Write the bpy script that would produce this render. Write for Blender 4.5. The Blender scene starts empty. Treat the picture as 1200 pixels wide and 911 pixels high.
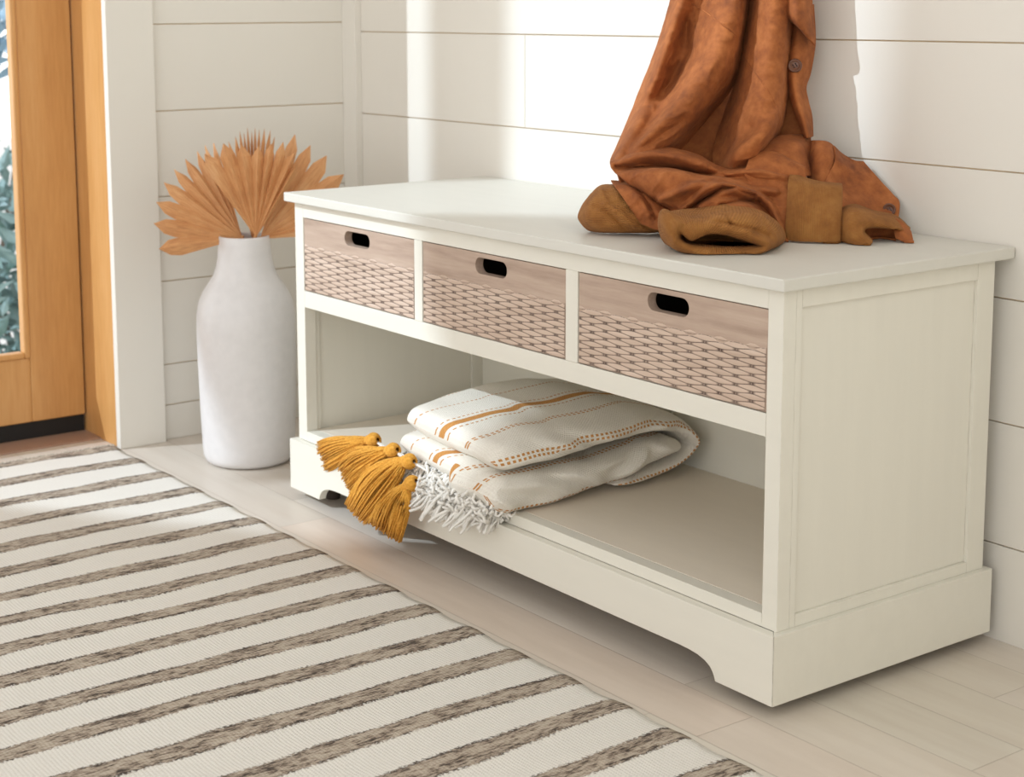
import bpy, bmesh, math, random
from mathutils import Vector, Matrix, noise
R = random.Random(7)
C = bpy.context.scene.collection
PI = math.pi
# ------------------------------------------------------------------ camera
CX, CY, CZ = 1.2325, -1.3040, 0.7921
YAW, PITCH, ROLL, FPX, SX, SY = 0.9486, 0.14493, -0.00512, 1948.16, -56.5, -163.9
Fv = Vector((-math.sin(YAW)*math.cos(PITCH), math.cos(YAW)*math.cos(PITCH), -math.sin(PITCH)))
Rv = Vector((math.cos(YAW), math.sin(YAW), 0)); Uv = Rv.cross(Fv)
R2 = Rv*math.cos(ROLL)+Uv*math.sin(ROLL); U2 = -Rv*math.sin(ROLL)+Uv*math.cos(ROLL)
cam = bpy.data.objects.new('camera', bpy.data.cameras.new('camera')); C.objects.link(cam)
cam.matrix_world = Matrix(((R2.x, U2.x, -Fv.x, CX), (R2.y, U2.y, -Fv.y, CY), (R2.z, U2.z, -Fv.z, CZ), (0, 0, 0, 1)))
cam.data.sensor_width = 36; cam.data.lens = FPX/1200*36
cam.data.shift_x = -SX/1200; cam.data.shift_y = SY/1200
cam.data.dof.use_dof = True; cam.data.dof.focus_distance = 2.02; cam.data.dof.aperture_fstop = 9
bpy.context.scene.camera = cam
VD = Vector((-math.sin(YAW), math.cos(YAW), 0))
def Q(px, py, dd):
    """world point seen at a pixel, at horizontal distance dd (m) behind the bench corner"""
    d = Fv + R2*((px-600-SX)/FPX) - U2*((py-455.5-SY)/FPX)
    c = Vector((CX, CY, CZ)); t = (dd - c.dot(VD))/d.dot(VD)
    return c + d*t

# ------------------------------------------------------------------ helpers
def link(name, me, mat=None, parent=None, smooth=False):
    me.name = name
    o = bpy.data.objects.new(name, me); C.objects.link(o)
    if mat: me.materials.append(mat)
    if parent: o.parent = parent
    if smooth:
        for p in me.polygons: p.use_smooth = True
    return o
def obj(name, bm, mat=None, parent=None, smooth=False, bevel=0):
    me = bpy.data.meshes.new(name)
    bmesh.ops.recalc_face_normals(bm, faces=bm.faces)
    bm.to_mesh(me); bm.free()
    o = link(name, me, mat, parent, smooth)
    if bevel:
        m = o.modifiers.new('bevel', 'BEVEL'); m.width = bevel; m.segments = 2; m.limit_method = 'ANGLE'; m.angle_limit = 0.6
    return o
def empty(name, loc=(0, 0, 0)):
    o = bpy.data.objects.new(name, None); C.objects.link(o); o.location = loc; o.empty_display_size = .05; return o
def tag(o, label, cat, group=None):
    o['label'] = label; o['category'] = cat
    if group: o['group'] = group
    return o
def struct(o): o['kind'] = 'structure'; return o
def bx(bm, x0, x1, y0, y1, z0, z1):
    v = [bm.verts.new(p) for p in ((x0,y0,z0),(x1,y0,z0),(x1,y1,z0),(x0,y1,z0),(x0,y0,z1),(x1,y0,z1),(x1,y1,z1),(x0,y1,z1))]
    for f in ((0,3,2,1),(4,5,6,7),(0,1,5,4),(1,2,6,5),(2,3,7,6),(3,0,4,7)): bm.faces.new([v[i] for i in f])
def boxes(*bs):
    bm = bmesh.new()
    for b in bs: bx(bm, *b)
    return bm
def prism(bm, poly, axis, a, b):
    """extrude a 2D polygon along axis between a and b"""
    def P(p, t):
        q = list(p); q.insert(axis, t); return q
    n = len(poly)
    A = [bm.verts.new(P(p, a)) for p in poly]; B = [bm.verts.new(P(p, b)) for p in poly]
    for i in range(n): bm.faces.new((A[i], A[(i+1) % n], B[(i+1) % n], B[i]))
    bmesh.ops.triangle_fill(bm, use_beauty=True, edges=[bm.edges.get((A[i], A[(i+1) % n])) for i in range(n)])
    bmesh.ops.triangle_fill(bm, use_beauty=True, edges=[bm.edges.get((B[i], B[(i+1) % n])) for i in range(n)])
def cr(pts, t):
    """Catmull-Rom through pts, t in [0, n-1]"""
    n = len(pts); i = min(int(t), n-2); f = t-i
    p1, p2 = pts[i], pts[i+1]
    p0 = pts[i-1] if i > 0 else p1*2-p2
    p3 = pts[i+2] if i+2 < n else p2*2-p1
    return (p1*2 + (p2-p0)*f + (p0*2-p1*5+p2*4-p3)*f*f + (p1*3-p0-p2*3+p3)*f*f*f)*.5
def grid(rows, nu, nv, closed=False, disp=None):
    """rows: lists of Vectors of equal length; a smooth grid mesh with a UV map"""
    nr, nc = len(rows), len(rows[0])
    dense = []
    for j in range(nv+1):
        t = (nr-1)*j/nv
        cols = [cr([r[c] for r in rows], t) for c in range(nc)]
        if closed:
            ext = [cols[-1]]+cols+[cols[0], cols[1]]
            row = []
            for i in range(nu):
                s = nc*i/nu; k = int(s); f = s-k
                p0, p1, p2, p3 = ext[k], ext[k+1], ext[k+2], ext[(k+3) if k+3 < len(ext) else len(ext)-1]
                row.append((p1*2+(p2-p0)*f+(p0*2-p1*5+p2*4-p3)*f*f+(p1*3-p0-p2*3+p3)*f*f*f)*.5)
        else:
            row = [cr(cols, (nc-1)*i/nu) for i in range(nu+1)]
        dense.append(row)
    me = bpy.data.meshes.new('m'); w = len(dense[0])
    if disp: dense = [[disp(p, i/max(1, w-1), j/nv) for i, p in enumerate(row)] for j, row in enumerate(dense)]
    vs = [p for row in dense for p in row]; fs = []; uvs = []
    for j in range(nv):
        for i in range(w if closed else w-1):
            i2 = (i+1) % w
            fs.append((j*w+i, j*w+i2, (j+1)*w+i2, (j+1)*w+i))
            uvs += [(i/nu, j/nv), ((i+1)/nu, j/nv), ((i+1)/nu, (j+1)/nv), (i/nu, (j+1)/nv)]
    me.from_pydata(vs, [], fs)
    u = me.uv_layers.new(name='UVMap')
    for k, c in enumerate(uvs): u.data[k].uv = c
    return me
def tube(bm, pts, r0, r1=None, n=5, cap=True):
    r1 = r0 if r1 is None else r1
    rings = []; up = Vector((.3, .2, 1)).normalized()
    for i, p in enumerate(pts):
        t = (pts[min(i+1, len(pts)-1)]-pts[max(i-1, 0)])
        if t.length < 1e-9: t = Vector((0, 0, 1))
        t.normalize(); a = t.cross(up)
        if a.length < 1e-3: a = t.cross(Vector((1, 0, 0)))
        a.normalize(); b = t.cross(a); r = r0+(r1-r0)*i/(len(pts)-1)
        rings.append([bm.verts.new(p+(a*math.cos(2*PI*k/n)+b*math.sin(2*PI*k/n))*r) for k in range(n)])
    for A, B in zip(rings, rings[1:]):
        for k in range(n): bm.faces.new((A[k], A[(k+1) % n], B[(k+1) % n], B[k]))
    if cap: bm.faces.new(rings[0]); bm.faces.new(rings[-1][::-1])
def lathe(prof, n=64, close=False):
    bm = bmesh.new(); rings = []
    for r, z in prof: rings.append([bm.verts.new((r*math.cos(2*PI*k/n), r*math.sin(2*PI*k/n), z)) for k in range(n)])
    for A, B in zip(rings, rings[1:]):
        for k in range(n): bm.faces.new((A[k], A[(k+1) % n], B[(k+1) % n], B[k]))
    bm.faces.new(rings[0]); bm.faces.new(rings[-1])
    return bm

# ------------------------------------------------------------------ materials
def lin(c):
    return tuple(((x/255)/12.92 if x/255 <= .04045 else ((x/255+.055)/1.055)**2.4) for x in c)+(1,)
class NT:
    def __init__(s, name):
        s.m = bpy.data.materials.new(name); s.m.use_nodes = True; s.t = s.m.node_tree; s.N = s.t.nodes
        s.b = s.N['Principled BSDF']; s.out = s.N['Material Output']
    def n(s, ty, **k):
        x = s.N.new('ShaderNode'+ty)
        for a, v in k.items():
            if a.startswith('i_'): x.inputs[a[2:].replace('_', ' ')].default_value = v
            else: setattr(x, a, v)
        return x
    def L(s, a, b): s.t.links.new(a, b)
    def coord(s, kind='Object', scale=(1, 1, 1), rot=(0, 0, 0)):
        c = s.n('TexCoord'); m = s.n('Mapping'); m.inputs['Scale'].default_value = scale; m.inputs['Rotation'].default_value = rot
        s.L(c.outputs[kind], m.inputs['Vector']); return m.outputs[0]
    def noise(s, vec, scale, detail=4, rough=.5):
        x = s.n('TexNoise'); x.inputs['Scale'].default_value = scale; x.inputs['Detail'].default_value = detail; x.inputs['Roughness'].default_value = rough
        s.L(vec, x.inputs['Vector']); return x.outputs['Fac']
    def ramp(s, fac, stops):
        x = s.n('ValToRGB'); e = x.color_ramp.elements
        while len(e) < len(stops): e.new(.5)
        for q, (p, c) in zip(e, stops): q.position = p; q.color = c if len(c) == 4 else lin(c)
        s.L(fac, x.inputs[0]); return x.outputs[0]
    def mix(s, f, a, b, mode='MIX'):
        x = s.n('Mix', data_type='RGBA', blend_type=mode)
        for i, v in ((0, f), (6, a), (7, b)):
            if hasattr(v, 'is_linked') or hasattr(v, 'links'): s.L(v, x.inputs[i])
            else: x.inputs[i].default_value = v
        return x.outputs[2]
    def math(s, op, a, b=None, c=None, clamp=False):
        x = s.n('Math', operation=op, use_clamp=clamp)
        for i, v in enumerate((a, b, c)):
            if v is None: continue
            if hasattr(v, 'links'): s.L(v, x.inputs[i])
            else: x.inputs[i].default_value = v
        return x.outputs[0]
    def bump(s, h, strength=.3, dist=.001, base=None):
        x = s.n('Bump'); x.inputs['Strength'].default_value = strength; x.inputs['Distance'].default_value = dist
        s.L(h, x.inputs['Height'])
        if base: s.L(base, x.inputs['Normal'])
        s.L(x.outputs[0], s.b.inputs['Normal']); return x.outputs[0]
    def col(s, v):
        if hasattr(v, 'links'): s.L(v, s.b.inputs['Base Color'])
        else: s.b.inputs['Base Color'].default_value = v
    def set(s, **k):
        for a, v in k.items(): s.b.inputs[a.replace('_', ' ')].default_value = v
        return s

def mat_paint(name, c, rough=.5, wear=None, grain=False):
    t = NT(name); o = t.coord()
    f = t.noise(o, 2.5, 3)
    base = t.mix(t.math('MULTIPLY', f, .35), lin(c), lin(tuple(x*.965 for x in c)))
    if grain:
        g = t.noise(t.coord(scale=grain), 40, 5, .6)
        base = t.mix(t.ramp(g, [(.35, (0, 0, 0, 1)), (.75, (.16, .16, .16, 1))]), base, lin(tuple(x*.9 for x in c)))
        t.bump(g, .12, .0006)
    else:
        t.bump(t.noise(o, 220, 2), .05, .0004)
    if wear:
        bv = t.n('Bevel', samples=6); bv.inputs['Radius'].default_value = .0011
        geo = t.n('NewGeometry'); d = t.n('VectorMath', operation='DOT_PRODUCT')
        t.L(bv.outputs[0], d.inputs[0]); t.L(geo.outputs['Normal'], d.inputs[1])
        e = t.math('SUBTRACT', 1, d.outputs['Value'])
        nn = t.noise(o, 38, 4, .65)
        k = t.math('MULTIPLY', t.math('MULTIPLY', e, 5.0), t.math('MULTIPLY', t.math('SUBTRACT', nn, .44), 6, clamp=True), clamp=True)
        base = t.mix(t.math('MULTIPLY', k, .55), base, lin(wear))
    t.col(base); t.set(Roughness=rough); return t.m
M = {}
M['wall'] = mat_paint('white_wall_paint', (226, 221, 211), .6)
M['backing'] = mat_paint('board_gap', (226, 200, 164), .8)
M['bench'] = mat_paint('cream_paint', (228, 224, 211), .42, wear=(120, 92, 66), grain=(.12, 1, 1))
M['bench_side'] = mat_paint('cream_paint_side', (228, 224, 211), .42, wear=(120, 92, 66), grain=(1, 1, .1))
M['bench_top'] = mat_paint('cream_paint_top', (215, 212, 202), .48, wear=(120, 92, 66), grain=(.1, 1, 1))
M['shelf'] = mat_paint('greige_shelf', (232, 221, 204), .5, grain=(.1, 1, 1))
def mat_door():
    t = NT('golden_wood'); o = t.coord(scale=(1, 1, .16))
    a = t.noise(o, 9, 6, .6); b = t.noise(t.coord(scale=(3, 3, .25)), 60, 4, .6)
    w = t.math('ADD', t.math('MULTIPLY', a, .7), t.math('MULTIPLY', b, .3))
    t.col(t.ramp(w, [(.3, (186, 132, 74)), (.5, (204, 152, 92)), (.7, (216, 168, 112))])); t.bump(b, .06, .0005); t.set(Roughness=.38); return t.m
M['door'] = mat_door()
def mat_flat(name, c, rough=.6, **k):
    t = NT(name); f = t.noise(t.coord(), 60, 3)
    t.col(t.mix(t.math('MULTIPLY', f, .5), lin(c), lin(tuple(x*.88 for x in c)))); t.set(Roughness=rough, **k); t.bump(f, .08, .0005); return t.m
M['black'] = mat_flat('black_rubber', (22, 20, 19), .7)
M['threshold'] = mat_flat('threshold_wood', (168, 136, 116), .5)
M['ceramic'] = mat_flat('matte_white_ceramic', (226, 223, 222), .34)
M['glide'] = mat_flat('felt_glide', (70, 58, 50), .8)
def mat_glass():
    t = NT('window_glass'); N = t.N; N.remove(t.b)
    a = t.n('BsdfTransparent'); g = t.n('BsdfGlossy'); g.inputs['Roughness'].default_value = .02; m = t.n('MixShader')
    fr = t.n('Fresnel'); fr.inputs['IOR'].default_value = 1.3
    gg = t.n('NewGeometry'); t.L(t.math('MULTIPLY', t.math('MULTIPLY', fr.outputs[0], .6), t.math('SUBTRACT', 1, gg.outputs['Backfacing'])), m.inputs[0]); t.L(a.outputs[0], m.inputs[1]); t.L(g.outputs[0], m.inputs[2]); t.L(m.outputs[0], t.out.inputs[0]); return t.m
M['glass'] = mat_glass()
def mat_floor():
    t = NT('pale_oak_planks'); geo = t.n('NewGeometry'); sp = t.n('SeparateXYZ'); t.L(geo.outputs['Position'], sp.inputs[0])
    x, y = sp.outputs['X'], sp.outputs['Y']
    pit = .0865
    r = t.math('DIVIDE', t.math('ADD', y, .009+pit*40), pit); ri = t.math('FLOOR', r); rf = t.math('FRACT', r)
    # per-row offset and per-board id
    wn = t.n('TexWhiteNoise', noise_dimensions='1D'); t.L(ri, wn.inputs['W'])
    off = t.math('MULTIPLY', wn.outputs['Value'], .9)
    # row 39 (just under the rug edge) carries the visible end joint at x = -0.02
    bl = .92
    is39 = t.math('COMPARE', ri, 39, .1); off = t.math('ADD', t.math('MULTIPLY', off, t.math('SUBTRACT', 1, is39)), t.math('MULTIPLY', is39, .02))
    is40 = t.math('COMPARE', ri, 41, .1); off = t.math('ADD', t.math('MULTIPLY', off, t.math('SUBTRACT', 1, is40)), t.math('MULTIPLY', is40, -.21))
    c = t.math('DIVIDE', t.math('ADD', x, t.math('ADD', off, bl*10)), bl); ci = t.math('FLOOR', c); cf = t.math('FRACT', c)
    cb = t.n('CombineXYZ'); t.L(ri, cb.inputs[0]); t.L(ci, cb.inputs[1])
    w2 = t.n('TexWhiteNoise', noise_dimensions='2D'); t.L(cb.outputs[0], w2.inputs['Vector'])
    gx = t.n('CombineXYZ'); t.L(t.math('MULTIPLY', x, .11), gx.inputs[0]); t.L(y, gx.inputs[1]); t.L(t.math('MULTIPLY', w2.outputs['Value'], 9), gx.inputs[2])
    g = t.noise(gx.outputs[0], 26, 7, .62); g2 = t.noise(gx.outputs[0], 7, 3)
    a = t.ramp(w2.outputs['Value'], [(0, (216, 201, 186)), (.35, (212, 205, 190)), (.65, (221, 211, 198)), (1, (207, 197, 184))])
    b = t.mix(t.ramp(g, [(.38, (0, 0, 0, 1)), (.72, (.32, .32, .32, 1))]), a, lin((176, 156, 138)))
    b = t.mix(t.ramp(g2, [(.4, (0, 0, 0, 1)), (.75, (.3, .3, .3, 1))]), b, lin((222, 212, 200)))
    e = t.math('MINIMUM', t.math('MULTIPLY', t.math('MINIMUM', rf, t.math('SUBTRACT', 1, rf)), pit), t.math('MULTIPLY', t.math('MINIMUM', cf, t.math('SUBTRACT', 1, cf)), bl))
    gap = t.math('SUBTRACT', 1, t.math('DIVIDE', e, .0011), clamp=True)
    b = t.mix(t.math('MULTIPLY', gap, .42), b, lin((130, 108, 92)))
    t.col(b); t.set(Roughness=.36)
    h = t.math('SUBTRACT', t.math('MULTIPLY', g, .15), gap); t.bump(h, .35, .0012); return t.m
M['floor'] = mat_floor()
def mat_rug():
    t = NT('striped_flatweave'); uv = t.n('UVMap'); uv.uv_map = 'UVMap'; sp = t.n('SeparateXYZ'); t.L(uv.outputs[0], sp.inputs[0])
    u, v = sp.outputs['X'], sp.outputs['Y']        # u: stripe phase, v: metres across
    geo = t.n('NewGeometry'); ps = t.n('SeparateXYZ'); t.L(geo.outputs['Position'], ps.inputs[0])
    X, Y = ps.outputs['X'], ps.outputs['Y']
    cb = t.n('CombineXYZ'); t.L(X, cb.inputs[0]); t.L(Y, cb.inputs[1])
    jag = t.noise(cb.outputs[0], 260, 2); wob = t.noise(cb.outputs[0], 3.2, 3)
    ph = t.math('ADD', u, t.math('ADD', t.math('MULTIPLY', t.math('SUBTRACT', jag, .5), .16), t.math('MULTIPLY', t.math('SUBTRACT', wob, .5), .55)))
    tri = t.math('ABSOLUTE', t.math('SUBTRACT', t.math('FRACT', t.math('ADD', ph, .5)), .5))   # 0 at band centre
    band = t.math('MULTIPLY', t.math('SUBTRACT', .208, tri), 26, clamp=True)
    # heathered yarn: dashes along Y in rows along X
    rows = t.n('CombineXYZ'); t.L(t.math('MULTIPLY', X, 1.0), rows.inputs[0]); t.L(t.math('MULTIPLY', Y, .22), rows.inputs[1])
    h1 = t.noise(rows.outputs[0], 330, 2, .7)
    h2 = t.noise(rows.outputs[0], 75, 2, .6)
    dk = t.math('ADD', t.math('MULTIPLY', h1, .62), t.math('MULTIPLY', h2, .45))
    edge = t.math('MULTIPLY', t.math('SUBTRACT', tri, .11), 1.1, clamp=True)
    dk = t.math('ADD', dk, edge)
    grey = t.ramp(dk, [(.46, (190, 177, 160)), (.54, (170, 155, 138)), (.60, (128, 113, 99)), (.66, (70, 60, 52))])
    w = t.mix(t.math('MULTIPLY', jag, .5), lin((235, 231, 223)), lin((214, 208, 197)))
    t.col(t.mix(band, w, grey)); t.set(Roughness=.95)
    wx = t.n('TexWave', wave_type='BANDS', bands_direction='X'); wx.inputs['Scale'].default_value = 95; wx.inputs['Distortion'].default_value = 1.5; t.L(cb.outputs[0], wx.inputs['Vector'])
    wy = t.n('TexWave', wave_type='BANDS', bands_direction='Y'); wy.inputs['Scale'].default_value = 70; wy.inputs['Distortion'].default_value = 1.5; t.L(cb.outputs[0], wy.inputs['Vector'])
    hh = t.math('ADD', t.math('MULTIPLY', wx.outputs['Fac'], wy.outputs['Fac']), t.math('MULTIPLY', h1, .8))
    t.bump(hh, .55, .0016); return t.m
M['rug'] = mat_rug()
def mat_drawer():
    t = NT('washed_brown_wood'); o = t.coord(scale=(.09, 1, 1)); g = t.noise(o, 70, 6, .6)
    t.col(t.ramp(g, [(.3, (160, 136, 118)), (.5, (180, 156, 138)), (.72, (194, 172, 154))])); t.bump(g, .1, .0004); t.set(Roughness=.55); return t.m
M['drawer'] = mat_drawer()
def mat_weave():
    t = NT('carved_weave_wood'); o = t.coord(scale=(.09, 1, 1)); g = t.noise(o, 70, 6, .6)
    base = t.ramp(g, [(.3, (186, 162, 143)), (.5, (201, 177, 158)), (.72, (214, 192, 174))])
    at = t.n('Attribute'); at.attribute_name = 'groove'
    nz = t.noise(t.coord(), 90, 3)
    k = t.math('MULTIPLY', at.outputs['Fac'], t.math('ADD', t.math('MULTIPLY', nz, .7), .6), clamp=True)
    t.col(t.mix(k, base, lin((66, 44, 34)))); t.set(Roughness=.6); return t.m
M['weave'] = mat_weave()
M['dark_wood'] = mat_flat('drawer_inside', (92, 74, 60), .8)
def mat_suede(name, c1, c2, c3, rib=0):
    t = NT(name); o = t.coord(); a = t.noise(o, 16, 6, .65); b = t.noise(o, 700, 2, .6); cc = t.noise(o, 70, 4, .6)
    w = t.math('ADD', t.math('MULTIPLY', a, .6), t.math('MULTIPLY', cc, .4))
    base = t.ramp(w, [(.34, c1), (.5, c2), (.66, c3)])
    t.set(Roughness=.85); t.set(**{'Sheen Weight': .08, 'Sheen Roughness': .4}); t.b.inputs['Sheen Tint'].default_value = lin((214, 160, 100))
    h = t.math('ADD', t.math('MULTIPLY', b, .5), t.math('MULTIPLY', cc, 1.0))
    if rib:
        uv = t.n('UVMap'); uv.uv_map = 'UVMap'; sp = t.n('SeparateXYZ'); t.L(uv.outputs[0], sp.inputs[0])
        s = t.math('SINE', t.math('MULTIPLY', sp.outputs['X' if rib > 0 else 'Y'], abs(rib)*2*PI))
        k = t.math('SINE', t.math('MULTIPLY', sp.outputs['Y' if rib > 0 else 'X'], abs(rib)*3.2*PI))
        base = t.mix(t.math('MULTIPLY', t.math('SUBTRACT', .2, s, clamp=True), .16), base, lin(tuple(x*.6 for x in c1)))
        h = t.math('ADD', h, t.math('ADD', t.math('MULTIPLY', s, 1.1), t.math('MULTIPLY', k, .3)))
    t.col(base); t.bump(h, .5, .0011); return t.m
M['suede'] = mat_suede('rust_suede', (116, 60, 26), (153, 86, 39), (182, 110, 57))
M['rib'] = mat_suede('ochre_rib_knit', (124, 76, 28), (156, 100, 42), (176, 120, 58), rib=60)
M['rib_turned'] = mat_suede('ochre_rib_knit_turned', (124, 76, 28), (156, 100, 42), (176, 120, 58), rib=-44)
M['rib_fine'] = mat_suede('ochre_rib_knit_fine', (124, 76, 28), (156, 100, 42), (176, 120, 58), rib=120)
M['button'] = mat_flat('brown_button', (104, 60, 34), .3)
M['thread'] = mat_flat('dark_thread', (58, 34, 22), .8)
def mat_throw():
    t = NT('woven_cotton_throw'); uv = t.n('UVMap'); uv.uv_map = 'UVMap'; sp = t.n('SeparateXYZ'); t.L(uv.outputs[0], sp.inputs[0])
    u, v = sp.outputs['X'], sp.outputs['Y']     # metres across (0 = selvage edge) and along the cloth
    nz = t.noise(t.coord(), 24, 3)
    uu = t.math('ADD', u, t.math('MULTIPLY', t.math('SUBTRACT', nz, .5), .006))
    def band(c, w): return t.math('MULTIPLY', t.math('SUBTRACT', w/2, t.math('ABSOLUTE', t.math('SUBTRACT', uu, c))), 1500, clamp=True)
    def dots(c, w):
        s = t.math('SINE', t.math('MULTIPLY', v, 2*PI/.0074)); 
        return t.math('MULTIPLY', band(c, w), t.math('MULTIPLY', t.math('ADD', s, .35), 3, clamp=True))
    tot = None
    for c, w, kind in ((-.004, .0044, 0), (.0022, .0044, 0), (.068, .0044, 0), (.0742, .0044, 0), (.128, .0042, 0), (.147, .017, 1), (.166, .0042, 0), (.232, .0042, 0), (.300, .0042, 0)):
        k = band(c, w) if kind else dots(c, w)
        tot = k if tot is None else t.math('MAXIMUM', tot, k)
    nn = t.noise(t.coord(), 500, 2)
    wu = t.math('SINE', t.math('MULTIPLY', u, 2*PI/.0046)); wv = t.math('SINE', t.math('MULTIPLY', v, 2*PI/.0046))
    cream = t.mix(t.math('MULTIPLY', t.math('MAXIMUM', t.math('ABSOLUTE', wu), t.math('ABSOLUTE', wv)), nn), lin((238, 233, 222)), lin((216, 208, 194)))
    must = t.mix(t.noise(t.coord(), 220, 2), lin((206, 150, 82)), lin((178, 118, 56)))
    t.col(t.mix(tot, cream, must)); t.set(Roughness=.95)

    h = t.math('ADD', t.math('MULTIPLY', wu, wv), t.math('MULTIPLY', tot, 1.5))
    t.bump(t.math('ADD', h, t.math('MULTIPLY', nn, 1.4)), .45, .0009); return t.m
M['throw'] = mat_throw()
M['fringe'] = mat_flat('white_fringe_yarn', (244, 240, 232), .95)
def mat_tassel():
    t = NT('mustard_yarn'); o = t.coord(); n = t.noise(o, 320, 3, .6)
    t.col(t.ramp(n, [(.3, (196, 133, 40)), (.55, (224, 163, 62)), (.8, (238, 184, 92))])); t.set(Roughness=.9); t.bump(n, .4, .0006); return t.m
M['tassel'] = mat_tassel()
def mat_palm():
    t = NT('dried_palm'); uv = t.n('UVMap'); uv.uv_map = 'UVMap'; sp = t.n('SeparateXYZ'); t.L(uv.outputs[0], sp.inputs[0])
    cb = t.n('CombineXYZ'); t.L(t.math('MULTIPLY', sp.outputs['X'], 60), cb.inputs[0]); t.L(t.math('MULTIPLY', sp.outputs['Y'], 3), cb.inputs[1])
    n = t.noise(cb.outputs[0], 2.2, 5, .6); n2 = t.noise(t.coord(), 18, 3)
    w = t.math('ADD', t.math('MULTIPLY', n, .6), t.math('MULTIPLY', n2, .4))
    t.col(t.ramp(w, [(.32, (180, 122, 76)), (.5, (208, 152, 100)), (.68, (224, 178, 130))])); t.set(Roughness=.6); t.bump(n, .2, .0006)
    return t.m
M['palm'] = mat_palm()
def mat_leaf(name, c1, c2):
    t = NT(name); n = t.noise(t.coord(), 7, 3); t.col(t.ramp(n, [(.35, c1), (.65, c2)])); t.set(Roughness=.5); return t.m
M['leaf'] = mat_leaf('green_leaf', (70, 104, 96), (148, 176, 178))
M['leaf_blue'] = mat_leaf('blue_green_leaf', (92, 128, 150), (158, 186, 204))
M['bark'] = mat_flat('bark', (96, 84, 74), .9)
M['terrace'] = mat_flat('pale_terrace', (225, 222, 216), .8)
M['blocker'] = mat_flat('pale_blocker', (216, 212, 204), .8)

# ------------------------------------------------------------------ room shell
XL, YW = -1.5248, 0.4016
P_, ZB, ZL = .15539, -.0318, -.0140
struct(obj('floor', boxes((-1.72, 3.2, -6.0, YW+.1, -.05, 0)), M['floor']))
def wall_boards(zlist, ztop):
    zs = [0]+[z for z in zlist if z > .01]; z = zs[-1]
    while z+P_ < ztop: z += P_; zs.append(z)
    return zs+[ztop]
G = .00085
bm = bmesh.new()
zs = wall_boards([ZB+P_*k for k in range(1, 7)], 4.9)
for i, (a, b) in enumerate(zip(zs, zs[1:])):
    cut = -.9685 if i == 4 else 1.9-.3*(i % 3)
    for x0, x1 in ((XL+.0005, cut-.0006), (cut+.0006, 3.2)): bx(bm, x0, x1, YW, YW+.016, a+(G if i else 0), b-G)
wb = obj('wall_back', bm, M['wall'], bevel=.0006); struct(wb)
obj('board_backing', boxes((XL-.1, 3.2, YW+.0045, YW+.12, 0, 4.9)), M['backing'], wb)
# left wall: boards beside the doorway, plain wall above and in front of the opening
YJ, YO, ZO = -.102, -4.0, 4.15          # jamb face, far side of opening, head
bm = bmesh.new()
zl = [.0651, ZL+P_]
zz = ZL+P_
while zz+P_ < 4.9: zz += P_; zl.append(zz)
zl = [0]+zl+[4.9]
for i, (a, b) in enumerate(zip(zl, zl[1:])):
    bx(bm, XL-.014, XL, -.03, YW+.016, a+(G if i else 0), b-G)
for a, b in zip(zl, zl[1:]):
    if a > ZO+.1: bx(bm, XL-.014, XL, -6.0, -.03, a+G, b-G)
    bx(bm, XL-.014, XL, -6.0, YO-.06, a+G, b-G)
wl = obj('wall_left', bm, M['wall'], bevel=.001); struct(wl)
obj('wall_core', boxes((-1.72, XL-.004, YJ+.02, YW+.12, 0, 4.9), (-1.72, XL-.004, -6.0, YO-.02, 0, 4.9), (-1.72, XL-.004, YO-.02, YJ+.02, ZO+.02, 4.9)), M['backing'], wl)
struct(obj('wall_right', boxes((1.62, 1.75, -.95, YW, 0, 4.9)), M['wall'], bevel=.002))
# corner trim and door casing
struct(obj('trim_1', boxes((XL, -1.478, YW-.014, YW, 0, 4.9)), M['wall'], bevel=.001))
struct(obj('trim_2', boxes((XL-.002, XL+.015, -.104, -.0135, 0, ZO+.06), (XL-.002, XL+.015, YO-.07, YO+.004, 0, ZO+.06), (XL-.002, XL+.015, YO+.004, -.104, ZO-.02, ZO+.06)), M['wall'], bevel=.0012))
# wooden jamb, stop, door leaf
struct(obj('trim_3', boxes((-1.72, XL-.001, YJ, YJ+.0195, 0, ZO), (-1.72, XL-.001, YO-.02, YO, 0, ZO), (-1.72, XL-.001, YO, YJ, ZO, ZO+.02),
    ), M['door'], bevel=.0015))
struct(obj('trim_4', boxes((-1.76, -1.60, YO, YJ, -.004, .0035)), M['threshold'], bevel=.001))
XD = -1.664
d1 = struct(empty('door_1', (XD, YJ, 0)))
def dpart(n, bm, m, bevel=0):
    o = obj(n, bm, m, d1, bevel=bevel); o.location = (-XD, -YJ, 0); return o
YG0, YG1, ZG0, ZG1 = -.208, YO+.1, .157, 4.05
dpart('stile', boxes((XD-.042, XD, YG0+.0, YJ-.003, .036, ZO-.004)), M['door'], .002)
dpart('stile', boxes((XD-.042, XD, YO+.003, YG1, .014, ZO-.004)), M['door'], .002)
dpart('rail', boxes((XD-.042, XD-.0003, YG1, YG0, .036, ZG0)), M['door'], .002)
dpart('rail', boxes((XD-.042, XD-.0003, YG1, YG0, ZG1, ZO-.004)), M['door'], .002)
dpart('glazing_bead', boxes((XD-.02, XD+.004, YG0-.011, YG0, ZG0, ZG1), (XD-.02, XD+.004, YG1, YG0-.011, ZG0, ZG0+.011)), M['door'], .003)
dpart('glass_pane', boxes((XD-.024, XD-.020, YG1, YG0, ZG0, ZG1)), M['glass'])
dpart('door_sweep', boxes((XD-.03, XD-.006, YO+.004, YJ-.004, .004, .036)), M['black'])

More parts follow.
